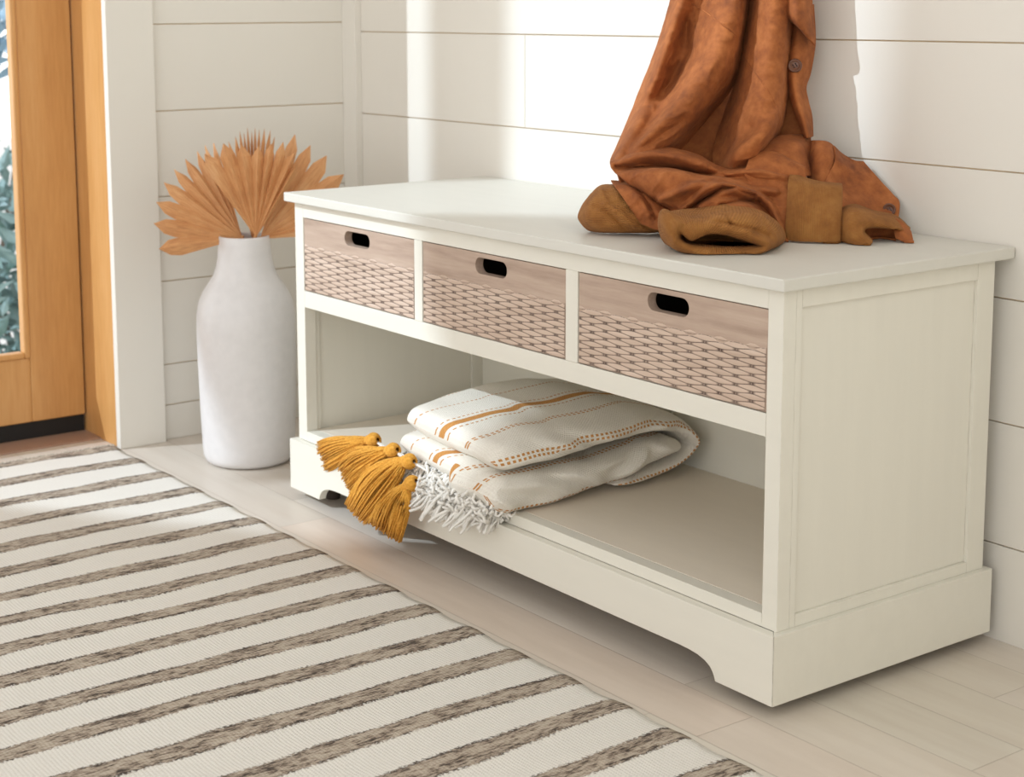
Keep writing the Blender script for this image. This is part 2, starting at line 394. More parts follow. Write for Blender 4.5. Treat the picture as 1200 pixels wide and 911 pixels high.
# ------------------------------------------------------------------ outdoors (seen through the glass) and an added, unseen panel that shapes the sunlight
struct(obj('ground', boxes((-14, -1.72, -9, 12, -.5, -.42)), M['terrace']))
AZ, EL = math.radians(69.4), math.radians(36)
sd = Vector((math.cos(AZ)*math.cos(EL), math.sin(AZ)*math.cos(EL), -math.sin(EL)))
def PB(x, y, z):                      # where the sun ray through a lit/shaded point crosses the added blocking panel
    t = (x+2.80)/sd.x; return (y-sd.y*t, z-sd.z*t)
bm = bmesh.new()
poly = [PB(-1.62, -.70, 0), PB(-1.2537, -.4235, 0), PB(-1.144, -.327, 0), PB(-1.014, -.245, 0), PB(-.881, -.127, 0), PB(-.79, -.078, 0), PB(-.725, -.02, 0), PB(-.692, 0, .045), PB(-.68, 0, .085), PB(-.52, 0, .112), PB(-.51, 0, .20), PB(-.55, 0, .26), PB(-.62, 0, .34), PB(-.66, 0, .44), PB(-.655, .012, .5), PB(-.518, .149, .5), PB(-.225, .4015, .5), PB(-.185, .4015, .53), PB(-.155, .4015, .65), PB(-.15, .4015, .80)]
poly = [(poly[0][0], -.42)]+poly+[(poly[-1][0]-.1, 8), (-12.5, 8), (-12.5, -.42)]
prism(bm, poly, 0, -2.86, -2.80)
bx(bm, -2.86, -2.80, poly[-4][0]-.01, -2.6, 7.6, 8)
b0, b1 = PB(-1.0156, YW, .40), PB(-1.191, YW, .40); bx(bm, -2.86, -2.80, b0[0], b1[0], PB(-1.22, .05, .10)[1], 7.6)
struct(obj('sun_blocker', bm, M['blocker']))  # invented panel out of view; outline and bar cut to place the sun's edges
def foliage(name, label, centre, rad, n, leafsize, mat, stems, seed, group=None):
    rr = random.Random(seed); e = tag(empty(name, (centre[0], centre[1], -.42)), label, 'shrub' if 'shrub' in name else 'tree', group)
    off = Vector((centre[0], centre[1], -.42)); bm = bmesh.new(); c = Vector(centre)
    for _ in range(n):
        d = Vector((rr.gauss(0, 1), rr.gauss(0, 1), rr.gauss(0, 1))); d.normalize(); d *= rr.random()**.4
        p = c+Vector((d.x*rad[0], d.y*rad[1], d.z*rad[2]))-off
        a = Vector((rr.gauss(0, 1), rr.gauss(0, 1), rr.gauss(0, 1))).normalized(); b = a.orthogonal().normalized(); s = leafsize*rr.uniform(.6, 1.2)
        nrm = a.cross(b)*s*.12
        v = [bm.verts.new(q) for q in (p-a*s, p-b*s*.38+nrm, p+a*s, p+b*s*.38+nrm)]
        bm.faces.new((v[0], v[1], v[2])); bm.faces.new((v[0], v[2], v[3]))
    obj('foliage', bm, mat, e)
    bm = bmesh.new()
    for _ in range(stems):
        q = Vector((rr.uniform(-1, 1)*rad[0]*.7, rr.uniform(-1, 1)*rad[1]*.7, centre[2]+rr.uniform(0, rad[2])+.42))
        tube(bm, [Vector((rr.uniform(-.04, .04), rr.uniform(-.04, .04), 0)), q*.5+Vector((rr.uniform(-.05, .05), .02, 0)), q], .012, .004)
    obj('stem', bm, M['bark'], e); return e
foliage('garden_shrub', 'blue green shrub outside the door glass, low down', (-3.35, .42, .03), (.42, .55, .40), 1100, .05, M['leaf'], 12, 3)
foliage('garden_tree', 'leafy tree branches outside, high behind the door glass', (-4.9, .85, .80), (.5, .30, .26), 380, .05, M['leaf_blue'], 9, 5)

# ------------------------------------------------------------------ rug
ctr = [-1.5186, -1.413, -1.30, -1.19, -1.085, -.985, -.888, -.792, -.700, -.608, -.512, -.417, -.318, -.220, -.126, -.028, .070, .168, .266, .364, .462]
x = ctr[0]-.02
def phase(x):
    if x <= ctr[0]: return (x-ctr[0])/.105
    for i in range(len(ctr)-1):
        if x <= ctr[i+1]: return i+(x-ctr[i])/(ctr[i+1]-ctr[i])
    return len(ctr)-1+(x-ctr[-1])/.098
xs = []; x = -1.532
while x < .56: xs.append(x); x += .0065
ys = []; y = -.108
while y > -1.75: ys.append(y); y -= .012
me = bpy.data.meshes.new('rug')
def rz(x, y):
    e = 1 if y < -.112 else .3
    return .0045*e + .0016*noise.noise(Vector((x*5, y*5, 0)))*min(1, (-.108-y)*12) + .0010*math.sin(phase(x)*2*PI+1.5)
nv, nw = len(ys), len(xs)
vs = []
for j, y in enumerate(ys):
    for i, x in enumerate(xs):
        wav = .0030*noise.noise(Vector((x*14, 3, 1))) + .0016*math.cos(phase(x)*2*PI)
        vs.append((x + (.006*noise.noise(Vector((y*9, 1, 5))) if i == 0 else 0), y+wav*(1 if j < 3 else 0), max(.002, rz(x, y))))
fs = [(j*nw+i, (j+1)*nw+i, (j+1)*nw+i+1, j*nw+i+1) for j in range(nv-1) for i in range(nw-1)]
me.from_pydata(vs, [], fs); uvl = me.uv_layers.new(name='UVMap')
for p in me.polygons:
    for li in p.loop_indices:
        v = me.vertices[me.loops[li].vertex_index].co
        sk = .0*(v.y) ; uvl.data[li].uv = (phase(v.x), v.y)
rug = empty('area_rug', (-.5, -.9, 0)); tag(rug, 'cream flatweave area rug with heathered grey-brown stripes on the floor', 'rug')
o = link('woven_field', me, M['rug'], rug, smooth=True); o.location = (.5, .9, 0)
s = o.modifiers.new('s', 'SOLIDIFY'); s.thickness = .0035; s.offset = -1
bm = bmesh.new()
for i in range(260):                       # short warp ends along the far edge
    y = -.109-i*.0062; x0 = -1.531+.004*noise.noise(Vector((y*9, 1, 5)))
    a = Vector((x0+.004, y, .005)); tube(bm, [a, a+Vector((-.007, R.uniform(-.002, .002), .001)), a+Vector((-.013-R.random()*.006, R.uniform(-.005, .005), -.003))], .0012, .0008, 4)
fr = obj('fringe', bm, mat_flat('rug_fringe_yarn', (186, 176, 160), .95), rug); fr['kind'] = 'stuff'; fr.location = (.5, .9, 0)

# ------------------------------------------------------------------ storage bench
B = tag(empty('storage_bench', (-.5375, .193, 0)), 'cream storage bench with three woven-front drawers and an open shelf', 'bench')
def bpart(n, bm, m, bevel=.0008, parent=None, smooth=False):
    o = obj(n, bm, m, parent or B, bevel=bevel, smooth=smooth)
    if not parent: o.location = (.5375, -.193, 0)
    return o
W, D = 1.0749, .3859
bpart('bench_top', boxes((-1.0783, .0034, -.0003, .3995, .4856, .5)), M['bench_top'], .0016)
XA, XB, YF, YB = -1.0666, -.0083, .0131, .3776
OL, OR_ = -1.0408, -.0312
# face frame
bm = boxes((XA, OL, YF, YF+.02, .0971, .4856), (OR_, XB, YF, YF+.02, .0971, .4856))
for a, b in ((.4618, .4856), (.3172, .3440), (.0971, .1130)): bx(bm, OL, OR_, YF, YF+.02, a, b)
for a, b in ((-.7263, -.7062), (-.3826, -.3585)): bx(bm, a, b, YF, YF+.02, .3440, .4618)
bpart('face_frame', bm, M['bench'], .0006)
def side(xo, xi):          # xo outer face, xi inner face
    s = 1 if xo > xi else -1; lo, hi = min(xo, xi), max(xo, xi); y0 = YF+.0202
    bs = [(lo, hi, y0, .0425, .0971, .4856), (lo, hi, .3456, YB, .0971, .4856), (lo, hi, .0425, .3456, .4632, .4856), (lo, hi, .0425, .3456, .0971, .111), (lo+.0045, hi-.0045, .0425, .3456, .111, .4632)]
    return boxes(*bs)
bpart('side_panel', side(XB, XB-.022), M['bench_side'], .0007)
bpart('side_panel', side(XA, XA+.022), M['bench_side'], .0007)
bpart('back_panel', boxes((XA+.0222, XB-.0222, YB-.010, YB, .10, .4854), (-.60, -.56, YB-.016, YB-.0102, .113, .317)), M['bench'], .0006)
bpart('shelf', boxes((XA+.0222, XB-.0222, YF+.0202, YB-.0102, .100, .1132)), M['shelf'], .0005)
bpart('drawer_deck', boxes((XA+.0222, XB-.0222, YF+.0202, YB-.0102, .3172, .330), (-.7225, -.7105, YF+.0202, YB-.0102, .330, .4852), (-.3785, -.3635, YF+.0202, YB-.0102, .330, .4852)), M['bench'], .0005)
# plinth with arched front
FT = .0153
def arch():
    pts = [(-W, FT), (-W, .0971), (0, .0971), (0, FT), (-.0905, FT)]
    def curve(x0, s):
        out = []
        for (dx, z) in ((.0015, .0200), (.0045, .0255), (.0100, .0312), (.0180, .0355), (.0290, .0385), (.0430, .0402), (.0600, .0408)): out.append((x0-s*dx, z))
        return out
    r = curve(-.0905, 1); l = curve(-.9845, -1)
    return pts+r+l[::-1]+[(-.9845, FT)]
bm = bmesh.new(); prism(bm, arch(), 1, 0, .0129)
for v in bm.verts:
    if v.co.y > .01:
        if v.co.x > -.001: v.co.x = -.0131
        if v.co.x < -W+.001: v.co.x = -W+.0131
bpart('plinth', bm, M['bench'], .0007)
for x0, x1, inner in ((-.0131, 0, -.0131), (-W, -W+.0131, -W+.0131)):
    bm = boxes((x0, x1, .0003, D, FT, .0971))
    for v in bm.verts:
        if abs(v.co.x-inner) < 1e-5 and v.co.y < .001: v.co.y = .0134
    bpart('plinth', bm, M['bench'], .0007)
for (x, y) in ((-.05, .05), (-W+.05, .05), (-.05, D-.05), (-W+.05, D-.05)):
    bm = lathe([(.012, 0), (.0125, .003), (.0125, .010), (.020, .012), (.020, .10)], 20)
    g = obj('foot', bm, M['glide'], B); g.location = (.5375+x, -.193+y, 0)
# drawers
def slot_pts(cx, cz, w, h, n=10):
    r = h/2; out = []
    for k in range(n+1): a = -PI/2+PI*k/n; out.append((cx+w/2-r+r*math.cos(a), cz+r*math.sin(a)))
    for k in range(n+1): a = PI/2+PI*k/n; out.append((cx-w/2+r+r*math.cos(a), cz+r*math.sin(a)))
    return out
def drawer(x0, x1):
    g = .0009; a, b, z0, z1 = x0+g, x1-g, .3440+g, .4618-g-.0004; cx = (a+b)/2+.001; cz = .4430
    zw = .4185
    e = empty('drawer', ((a+b)/2, YF, z0)); e.parent = B; e.location = ((a+b)/2+.5375, YF-.193, z0)
    off = Vector(((a+b)/2, YF, z0))
    def add(n, o):
        o.parent = e; o.location = -off; return o
    # solid front with slot
    bm = bmesh.new(); yf, yb = YF+.0012, YF+.0150
    S = slot_pts(cx, cz, .0715, .0222); Rr = [(a, z0), (b, z0), (b, z1), (a, z1)]
    loops = []
    for y in (yf, yb):
        o_ = [bm.verts.new((p[0], y, p[1])) for p in Rr]; i_ = [bm.verts.new((p[0], y, p[1])) for p in S]
        es = [bm.edges.new((o_[k], o_[(k+1) % 4])) for k in range(4)]+[bm.edges.new((i_[k], i_[(k+1) % len(S)])) for k in range(len(S))]
        bmesh.ops.triangle_fill(bm, use_beauty=True, edges=es); loops.append((o_, i_))
    (o1, i1), (o2, i2) = loops
    for k in range(4): bm.faces.new((o1[k], o1[(k+1) % 4], o2[(k+1) % 4], o2[k]))
    n = len(S)
    for k in range(n): bm.faces.new((i1[k], i1[(k+1) % n], i2[(k+1) % n], i2[k]))
    add('drawer_front', obj('drawer_front', bm, M['drawer'], bevel=.0007))
    # box behind
    add('drawer_box', obj('drawer_box', boxes((a+.002, a+.010, yb, .345, z0+.002, z1-.006), (b-.010, b-.002, yb, .345, z0+.002, z1-.006), (a+.010, b-.010, .337, .345, z0+.002, z1-.006), (a+.010, b-.010, yb, .337, z0+.002, z0+.008)), M['dark_wood']))
    # carved weave: wavy horizontal strands passing over and under
    cs, rp = .0251, .00502; nx, nz = 240, 150
    rows = int((zw-z0)/rp)+2; me = bpy.data.meshes.new('woven_panel'); vs = []; gr = []; tops = []
    wa, wb_ = a+.0016, b-.0016
    for j in range(nz+1):
        z = z0+.0010+(zw+.004-z0-.001)*j/nz
        for i in range(nx+1):
            x = wa+(wb_-wa)*i/nx
            tx = z-z0-.0006+.0003*math.sin(x*70+1.3); r = int(tx/rp)
            bd = []
            for k in (r-1, r, r+1, r+2):      # boundary below row k
                ph = PI*(x-wa)/cs+PI*k; bd.append((rp*k-.21*rp*math.cos(ph), k))
            lo = max([b for b in bd if b[0] <= tx], default=bd[0]); hi = min([b for b in bd if b[0] > tx], default=bd[-1])
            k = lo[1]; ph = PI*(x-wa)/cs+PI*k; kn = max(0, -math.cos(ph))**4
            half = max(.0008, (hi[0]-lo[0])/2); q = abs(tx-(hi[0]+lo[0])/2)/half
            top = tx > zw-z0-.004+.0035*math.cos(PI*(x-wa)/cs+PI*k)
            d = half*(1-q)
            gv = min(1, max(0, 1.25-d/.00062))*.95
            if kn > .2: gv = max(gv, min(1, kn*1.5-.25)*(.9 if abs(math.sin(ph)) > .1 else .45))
            h = .0013*max(0, 1-q*q)**.6*(.7+.3*math.cos(ph))+.0003
            if top: h, gv = 0, 0
            tops.append(top)
            vs.append((x, YF+.0011-(h*.6 if h else 0)+(.0 if h else .0), z)); gr.append(min(1, gv))
    fs = [(j*(nx+1)+i, j*(nx+1)+i+1, (j+1)*(nx+1)+i+1, (j+1)*(nx+1)+i) for j in range(nz) for i in range(nx)]
    fs = [f for f in fs if not all(tops[v] for v in f)]
    me.from_pydata(vs, [], fs); at = me.attributes.new('groove', 'FLOAT', 'POINT')
    for k, v in enumerate(gr): at.data[k].value = v
    add('woven_panel', link('woven_panel', me, M['weave'], smooth=True))
drawer(OL, -.7263); drawer(-.7062, -.3826); drawer(-.3585, OR_)

# ------------------------------------------------------------------ vase and palms
VX, VY = -1.312, .052
prof = [(.0, .002), (.060, .0), (.070, .0015), (.076, .006), (.0795, .014), (.081, .03), (.0835, .10), (.0855, .18), (.0862, .232), (.0855, .262), (.082, .284), (.0745, .302), (.064, .318), (.0555, .331), (.0500, .346), (.0468, .364), (.0452, .384), (.0448, .3975), (.0438, .4000), (.0420, .4008), (.0402, .3995), (.0395, .396), (.0395, .36), (.05, .32), (.07, .28), (.075, .2), (.07, .03), (0.0001, .02)]
bm = lathe(prof[1:], 96)
vase = obj('vase', bm, M['ceramic'], smooth=True); vase.location = (VX, VY, 0)
tag(vase, 'tall matte white ceramic bottle vase standing on the floor beside the bench', 'vase')
def palm(label, base, tips, dd, fold, nin=.62, seed=1, group='dried palm fans in the vase', curl=0.0):
    """base: Vector at the fan's apex; tips: list of world tip points; pleated blade between them"""
    rr = random.Random(seed); n = len(tips); e = tag(empty('dried_palm_fan', base), label, 'dried leaf', group)
    bm = bmesh.new(); uvl = bm.loops.layers.uv.new('UVMap')
    ts = [t-base for t in tips]
    nrm = Vector((0, 0, 0))
    for a, b in zip(ts, ts[1:]): nrm += a.cross(b)
    nrm.normalize()
    if nrm.dot(-VD) < 0: nrm = -nrm
    def quad(vs, us):
        f = bm.faces.new([bm.verts.new(v) for v in vs])
        for l, u in zip(f.loops, us): l[uvl].uv = u
    # each finger: ridge in the middle, valleys at its two sides; fingers are joined up to 'nin' of their length
    for i, t in enumerate(ts):
        pa = ts[i-1] if i > 0 else t*1.0+(t-ts[i+1])*.9
        pb = ts[i+1] if i < n-1 else t*1.0+(t-ts[i-1])*.9
        va = (t+pa)*.5; vb = (t+pb)*.5
        va = va*(t.length/va.length); vb = vb*(t.length/vb.length)
        segs = 8; k0 = .012
        prev = None
        for s in range(segs+1):
            u = s/segs; sp = nin
            d = nrm*(curl*u*u)
            ridge = t*u + nrm*(fold*min(u, sp)*.9*(1-max(0, u-sp)/(1-sp)*.6)) + d
            if u <= sp+1e-6: l = va*u-nrm*fold*u*.5+d; r = vb*u-nrm*fold*u*.5+d
            else:
                q = (u-sp)/(1-sp); q2 = q**1.5
                l = (va*u)*(1-q2)+(t*u)*q2-nrm*fold*sp*.5*(1-q)+d; r = (vb*u)*(1-q2)+(t*u)*q2-nrm*fold*sp*.5*(1-q)+d
            cur = (l, ridge, r)
            if prev:
                quad((prev[0], prev[1], cur[1], cur[0]), ((i/n, u-.1), ((i+.5)/n, u-.1), ((i+.5)/n, u), (i/n, u)))
                quad((prev[1], prev[2], cur[2], cur[1]), (((i+.5)/n, u-.1), ((i+1)/n, u-.1), ((i+1)/n, u), ((i+.5)/n, u)))
            prev = cur
    bmesh.ops.remove_doubles(bm, verts=bm.verts, dist=.00005)
    o = obj('blade', bm, M['palm'], e); s = o.modifiers.new('s', 'SOLIDIFY'); s.thickness = .0007
    bm = bmesh.new()
    neck = Vector((VX, VY, .385)); m_ = base-neck; m_.z = 0
    if m_.length > .026: m_ *= .026/m_.length
    tip = Vector((VX-m_.x*.3, VY-m_.y*.3, .25))-base
    tube(bm, [Vector((0, 0, .004)), (neck+m_-base)*.6, neck+m_-base, tip], .0030, .0028, 8)
    obj('stem', bm, M['palm'], e)
DV = Vector((VX, VY, 0)).dot(VD)
def fan(label, bp, bd, tl, td, fold, seed, nin=.62, curl=0):
    base = Q(bp[0], bp[1], DV+bd); n = len(tl)
    tips = [Q(x, y, DV+td[0]+(td[1]-td[0])*i/(n-1)) for i, (x, y) in enumerate(tl)]
    palm(label, base, tips, 0, fold, nin, seed, curl=curl)
fan('dried palm fan standing behind, only its narrow tips showing at the top', (296, 282), .015, [(268, 166), (276, 160), (281, 154), (286, 156), (290, 150), (295, 154), (299, 150), (304, 152), (310, 151), (317, 153), (322, 160)], (.05, .05), .007, 1, .8)
fan('dried palm fan spread to the left, its lowest tips over the vase shoulder', (284, 279), .0, [(186, 292), (180, 262), (183, 237), (192, 214), (204, 199), (217, 187), (231, 178), (240, 171), (250, 168)], (-.06, .06), .011, 2, .78)
fan('dried palm fan leaning right behind the bench top corner', (305, 280), .0, [(346, 158), (364, 171), (383, 183), (403, 205), (407, 232), (398, 252), (380, 268)], (.05, -.02), .011, 3, .8)
fan('upright broad dried palm fan in front of the others in the vase', (300, 278), -.03, [(240, 180), (262, 168), (283, 169), (303, 171), (318, 168), (332, 166), (346, 178), (349, 192)], (-.05, -.05), .012, 4, .84)

# ------------------------------------------------------------------ folded throw
T = tag(empty('throw_blanket', (-.6, .15, .1132)), 'folded cream throw with mustard dotted stripes and tassels on the open shelf', 'blanket')
TO = Vector((-.6, .15, .1132))
def tlink(n, me, mat, parent=None, smooth=True):
    o = link(n, me, mat, parent or T, smooth)
    if not parent: o.location = -TO
    return o
def sweep(path, ht, xa, xb, ex=.34, wr=0, seed=0, ns=64, np_=90, edge_in=0, skew=0, slant=0):
    """cloth layer: flattened section (X width, thickness normal to the path) swept along a YZ path; UV = unrolled metres"""
    P = [Vector((p[0], p[1], 0)) for p in path]; H = [Vector((h, a, b)) for h, a, b in zip(ht, xa, xb)]
    rings = []; n = len(P); L = 0; prev = None; vv = []
    for j in range(np_+1):
        t = (n-1)*j/np_; c = cr(P, t); tan = (cr(P, min(n-1, t+.01))-cr(P, max(0, t-.01))).normalized()
        if prev is not None: L += (c-prev).length
        prev = c.copy(); vv.append(L); rings.append((c, Vector((-tan.y, tan.x, 0)), cr(H, t)))
    vs = []; cap = max(ht)
    for (c, nr, h), l in zip(rings, vv):
        dist = min(l, L-l); e = math.sqrt(max(0.0, 1-((cap-dist)/cap)**2)) if dist < cap else 1.0
        hh = h.x*max(e, .03); xm, hw = (h.y+h.z)/2, (h.z-h.y)/2-.35*cap*(1-e)
        for i in range(ns):
            a = 2*PI*i/ns; ca, sa = math.cos(a), math.sin(a)
            xx = math.copysign(abs(ca)**ex, ca)*hw; yy = math.copysign(abs(sa)**.75, sa)*hh
            if ca > 0: xx -= skew*ca*max(0, (yy/hh+.35)/1.35)**1.6
            p = c+nr*yy; q = Vector((xm+xx, p.x, p.y))
            q.y += slant*max(0, (h.z-q.x)/(h.z-h.y))*(1-l/L)**2
            if wr:
                w1 = noise.noise(Vector((q.x*16+seed, q.y*18, q.z*30))); w2 = noise.noise(Vector((q.x*45+seed, q.y*50, q.z*60)))
                q += Vector((.3*w1+.2*w2, nr.x*w1, nr.y*w1))*wr
                if ca > .7: q.x += wr*1.3*math.sin(l*62+seed+8*noise.noise(Vector((l*9, q.z*20, seed))))*(ca-.7)*3.3
            if q.z < .1137 and q.y > .0131: q.z = .1137
            vs.append(q)
    me = bpy.data.meshes.new('m'); fs = []
    for j in range(np_):
        for i in range(ns):
            i2 = (i+1) % ns; fs.append((j*ns+i, j*ns+i2, (j+1)*ns+i2, (j+1)*ns+i))
    fs.append(tuple(range(ns))[::-1]); fs.append(tuple(np_*ns+i for i in range(ns)))
    me.from_pydata(vs, [], fs); uv = me.uv_layers.new(name='UVMap')
    U = []
    for j in range(np_+1):
        b = j*ns; up = [0.0]; dn = [0.0]
        for m_ in range(ns//2):
            up.append(up[-1]+(vs[b+m_+1]-vs[b+m_]).length); dn.append(dn[-1]-(vs[b+(ns-m_-1) % ns]-vs[b+(ns-m_) % ns]).length)
        U.append([up[i] if i <= ns//2 else dn[ns-i] for i in range(ns)])
    for p in me.polygons:
        for li in p.loop_indices:
            j, i = divmod(me.loops[li].vertex_index, ns); uv.data[li].uv = (U[j][i]+edge_in, vv[j])
    return me
def layer(name, *a, **k): return tlink(name, sweep(*a, **k), M['throw'])
layer('upper_fold', [(-.008, .184), (.018, .190), (.06, .195), (.13, .200), (.20, .204), (.26, .203), (.31, .193), (.339, .170), (.335, .148), (.30, .131), (.24, .1245), (.19, .1235)],
      [.020, .0205, .021, .021, .020, .018, .015, .012, .011, .010, .0095, .009], [-.775, -.78, -.785, -.785, -.78, -.775, -.77, -.765, -.76, -.75, -.75, -.75], [-.500, -.486, -.478, -.475, -.474, -.474, -.475, -.475, -.475, -.476, -.478, -.482],
      ex=.30, wr=.0042, seed=2, np_=150, ns=88, skew=.030, slant=.035)
layer('middle_fold', [(-.020, .147), (.005, .151), (.05, .155), (.12, .155), (.19, .156)], [.0175, .0185, .018, .013, .010], [-.79, -.79, -.785, -.77, -.75], [-.535, -.52, -.515, -.525, -.54], ex=.42, wr=.005, seed=11, np_=90, edge_in=.03, slant=.045)
layer('lower_fold', [(-.020, .1385), (.03, .139), (.10, .140), (.17, .144), (.23, .151), (.285, .160), (.318, .164)], [.0245, .0255, .0255, .022, .020, .017, .012], [-.60, -.66, -.74, -.74, -.73, -.72, -.72], [-.484, -.481, -.480, -.480, -.480, -.481, -.484], ex=.26, wr=.0045, seed=23, np_=90, edge_in=.022)
# fringe: knotted white yarn spilling over the shelf lip
rf = random.Random(5); bm = bmesh.new()
def top_z(y): return .1135 if y > .013 else (.0975 if y > 0 else .085)
def YP(px, py, Y):
    d = Fv + R2*((px-600-SX)/FPX) - U2*((py-455.5-SY)/FPX); c = Vector((CX, CY, CZ)); return c+d*((Y-CY)/d.y)
TS = [((439, 516), (432, 517), (402, 512), (412, 538), (375, 518), (385, 554), .010), ((462, 528), (453, 530), (425, 524), (438, 552), (397, 538), (412, 576), .004),
      ((481, 541), (472, 541), (436, 548), (464, 574), (407, 590), (430, 614), -.006), ((484, 566), (476, 571), (453, 582), (480, 597), (433, 611), (469, 633), -.026)]
for k in range(230):
    x = rf.uniform(-.80, -.512) if k % 3 else rf.uniform(-.66, -.512); y0 = rf.uniform(-.010, .035)+max(0, -.6-x)*.12; z0 = .128+rf.uniform(-.010, .014)
    if x < -.72: z0 -= .008
    L = rf.uniform(.02, .055); pts = []; dx = rf.uniform(-.03, .015)
    if x < -.66: L = min(L, y0+.004); dx *= .3
    for q in range(7):
        u = q/6; yy = y0-L*u; zz = z0*(1-u)+(top_z(yy)+.004)*u
        pts.append(Vector((x+dx*u+.005*math.sin(u*5+k), yy, max(zz, top_z(yy)+.003)+.003*math.sin(u*6+k*1.3))))
    tube(bm, pts, .0025, .0019, 5)
for k in range(190):                    # knots and fluffy loops
    c = Vector((rf.uniform(-.66, -.495), rf.uniform(-.030, .022), rf.uniform(.106, .132))); r = rf.uniform(.004, .009)
    a_ = Vector((rf.gauss(0, 1), rf.gauss(0, 1), rf.gauss(0, 1))).normalized(); b_ = a_.orthogonal().normalized(); c_ = a_.cross(b_); a0 = rf.random()*6
    tube(bm, [c+(b_*math.cos(a0+q*.8)+c_*math.sin(a0+q*.8))*r*(1+.3*math.sin(q*2.1))+a_*q*.0007 for q in range(9)], .0024, .0022, 5)
heads = [YP(*t[0], t[6]) for t in TS]
for h, sx in zip(heads, (-.765, -.72, -.675, -.64)):
    for q in range(6):
        a = Vector((sx+rf.uniform(-.012, .012), .012, .120)); m = (a+h)/2+Vector((rf.uniform(-.005, .005), rf.uniform(-.004, .004), .004)); tube(bm, [a, m, h], .0019, .0017, 5)
o = obj('fringe', bm, M['fringe'], T, smooth=True); o.location = -TO; o['kind'] = 'stuff'
def tassel(t, seed):
    """wound head, neck binding and a skirt of loose strands"""
    rr = random.Random(seed); Y = t[6]; head = YP(*t[0], Y); neck = YP(*t[1], Y-.002); ma, mb = YP(*t[2], Y-.008), YP(*t[3], Y-.008); ea, eb = YP(*t[4], Y-.006), YP(*t[5], Y-.006)
    e = empty('tassel'); e.parent = T; e.location = head-TO
    ax = (neck-head).normalized(); nl = (neck-head).length
    bm = bmesh.new(); b = ax.orthogonal().normalized(); c = ax.cross(b)
    for k in range(34):
        a = 2*PI*k/34; pts = []
        for q in range(9):
            u = q/8; rr_ = .0105*max(.05, math.sin(.25+u*2.35))**.75; pts.append(ax*(u*.021-.009)+(b*math.cos(a+u*.35)+c*math.sin(a+u*.35))*rr_)
        tube(bm, pts, .0017, .0017, 4)
    for q in range(5): tube(bm, [ax*(.0100+q*.0011)+(b*math.cos(a_*.7)+c*math.sin(a_*.7))*.0083 for a_ in range(10)], .0012, .0012, 4)
    obj('tassel_head', bm, M['tassel'], e, smooth=True)
    bm = bmesh.new(); out = Vector((.3, -.85, .3)).normalized(); st0 = ax*.012
    for k in range(300):
        w = rr.random(); dp = rr.uniform(-1, 1)*math.sqrt(max(0.05, 1-(2*w-1)**2))
        end = ea.lerp(eb, w)+out*dp*.011+(ea.lerp(eb, w)-neck).normalized()*rr.uniform(-.007, .005)-head
        md = ma.lerp(mb, w)+out*(dp*.015+.003)-head
        st = st0+b*rr.uniform(-1, 1)*.005+c*rr.uniform(-1, 1)*.005
        pts = []; kx, kp = rr.uniform(.0006, .0020), rr.random()*6; fq = rr.uniform(6, 13)
        for q in range(9):
            u = q/8; v = st*(1-u)**2+(md*1.5-(st+end)*.25)*2*u*(1-u)+end*u*u if False else st*(1-u)*(1-2*u)+md*4*u*(1-u)+end*u*(2*u-1)
            pts.append(v+(b*math.sin(u*fq+kp)+c*math.cos(u*fq*.8+kp))*kx*u)
        tube(bm, pts, .00120, .00105, 4)
    so = obj('tassel_skirt', bm, M['tassel'], e, smooth=True); so['kind'] = 'stuff'
for k, t in enumerate(TS): tassel(t, k+1)

# ------------------------------------------------------------------ jacket
J = tag(empty('suede_jacket', Q(850, 290, .30)), 'rust suede jacket with ochre ribbed cuffs hanging down onto the bench top', 'jacket')
JO = J.location.copy()
def polyd(pl, x, y):
    best = (1e9, 0)
    for (x0, y0), (x1, y1) in zip(pl, pl[1:]):
        dx, dy = x1-x0, y1-y0; L2 = dx*dx+dy*dy; t = max(0, min(1, ((x-x0)*dx+(y-y0)*dy)/L2)); ex, ey = x-(x0+dx*t), y-(y0+dy*t)
        d = math.hypot(ex, ey)
        if d < best[0]: best = (d, 1 if dx*ey-dy*ex > 0 else -1)
    return best
def fold(folds, x, y):
    # ridge line, width above, width below, height (towards the room when positive)
    h = 0
    for pl, wa, wb, a in folds:
        if x < min(p[0] for p in pl)-25 or x > max(p[0] for p in pl)+25: continue
        d, sd_ = polyd(pl, x, y); w = wb if sd_ > 0 else wa
        h += 1.35*a*math.exp(-(d/w)**2)
    return h
patches = []
def jpatch(name, rows, mat, nu=70, nv=90, thick=.0022, amp=.002, sc=22, seed=0, closed=False, label=None, folds=(), wr=0):
    def f(p, u, v):
        x, y, d = p; d -= fold(folds, x, y) if folds else 0
        q = Q(x, y, d); n = noise.noise(q*sc+Vector((seed, 0, 0))); m = noise.noise(q*sc*3.1+Vector((0, seed, 0)))
        k = 0
        if wr:                          # creases: thin ridged noise
            k = (1-abs(noise.noise(Vector((q.x*26+seed, q.y*26, q.z*52))))*3.2); k = max(0, k)**2*wr
        return q-VD*(amp*n+amp*.35*m+k)+U2*(amp*.2*m)
    me = grid([[Vector(p) for p in r_] for r_ in rows], nu, nv, closed, f)
    for v in me.vertices:               # nothing passes through the bench top or the wall
        if v.co.z < .5022 and v.co.y > -.001: v.co.z = .5022
        if v.co.y > .397: v.co.y = .397
    from mathutils.bvhtree import BVHTree
    patches.append(BVHTree.FromPolygons([v.co.copy() for v in me.vertices], [tuple(p.vertices) for p in me.polygons]))
    o = link(name, me, mat, J, smooth=True); o.location = -JO
    s = o.modifiers.new('s', 'SOLIDIFY'); s.thickness = thick; s.offset = 0
    if label: o['label'] = label
    return o
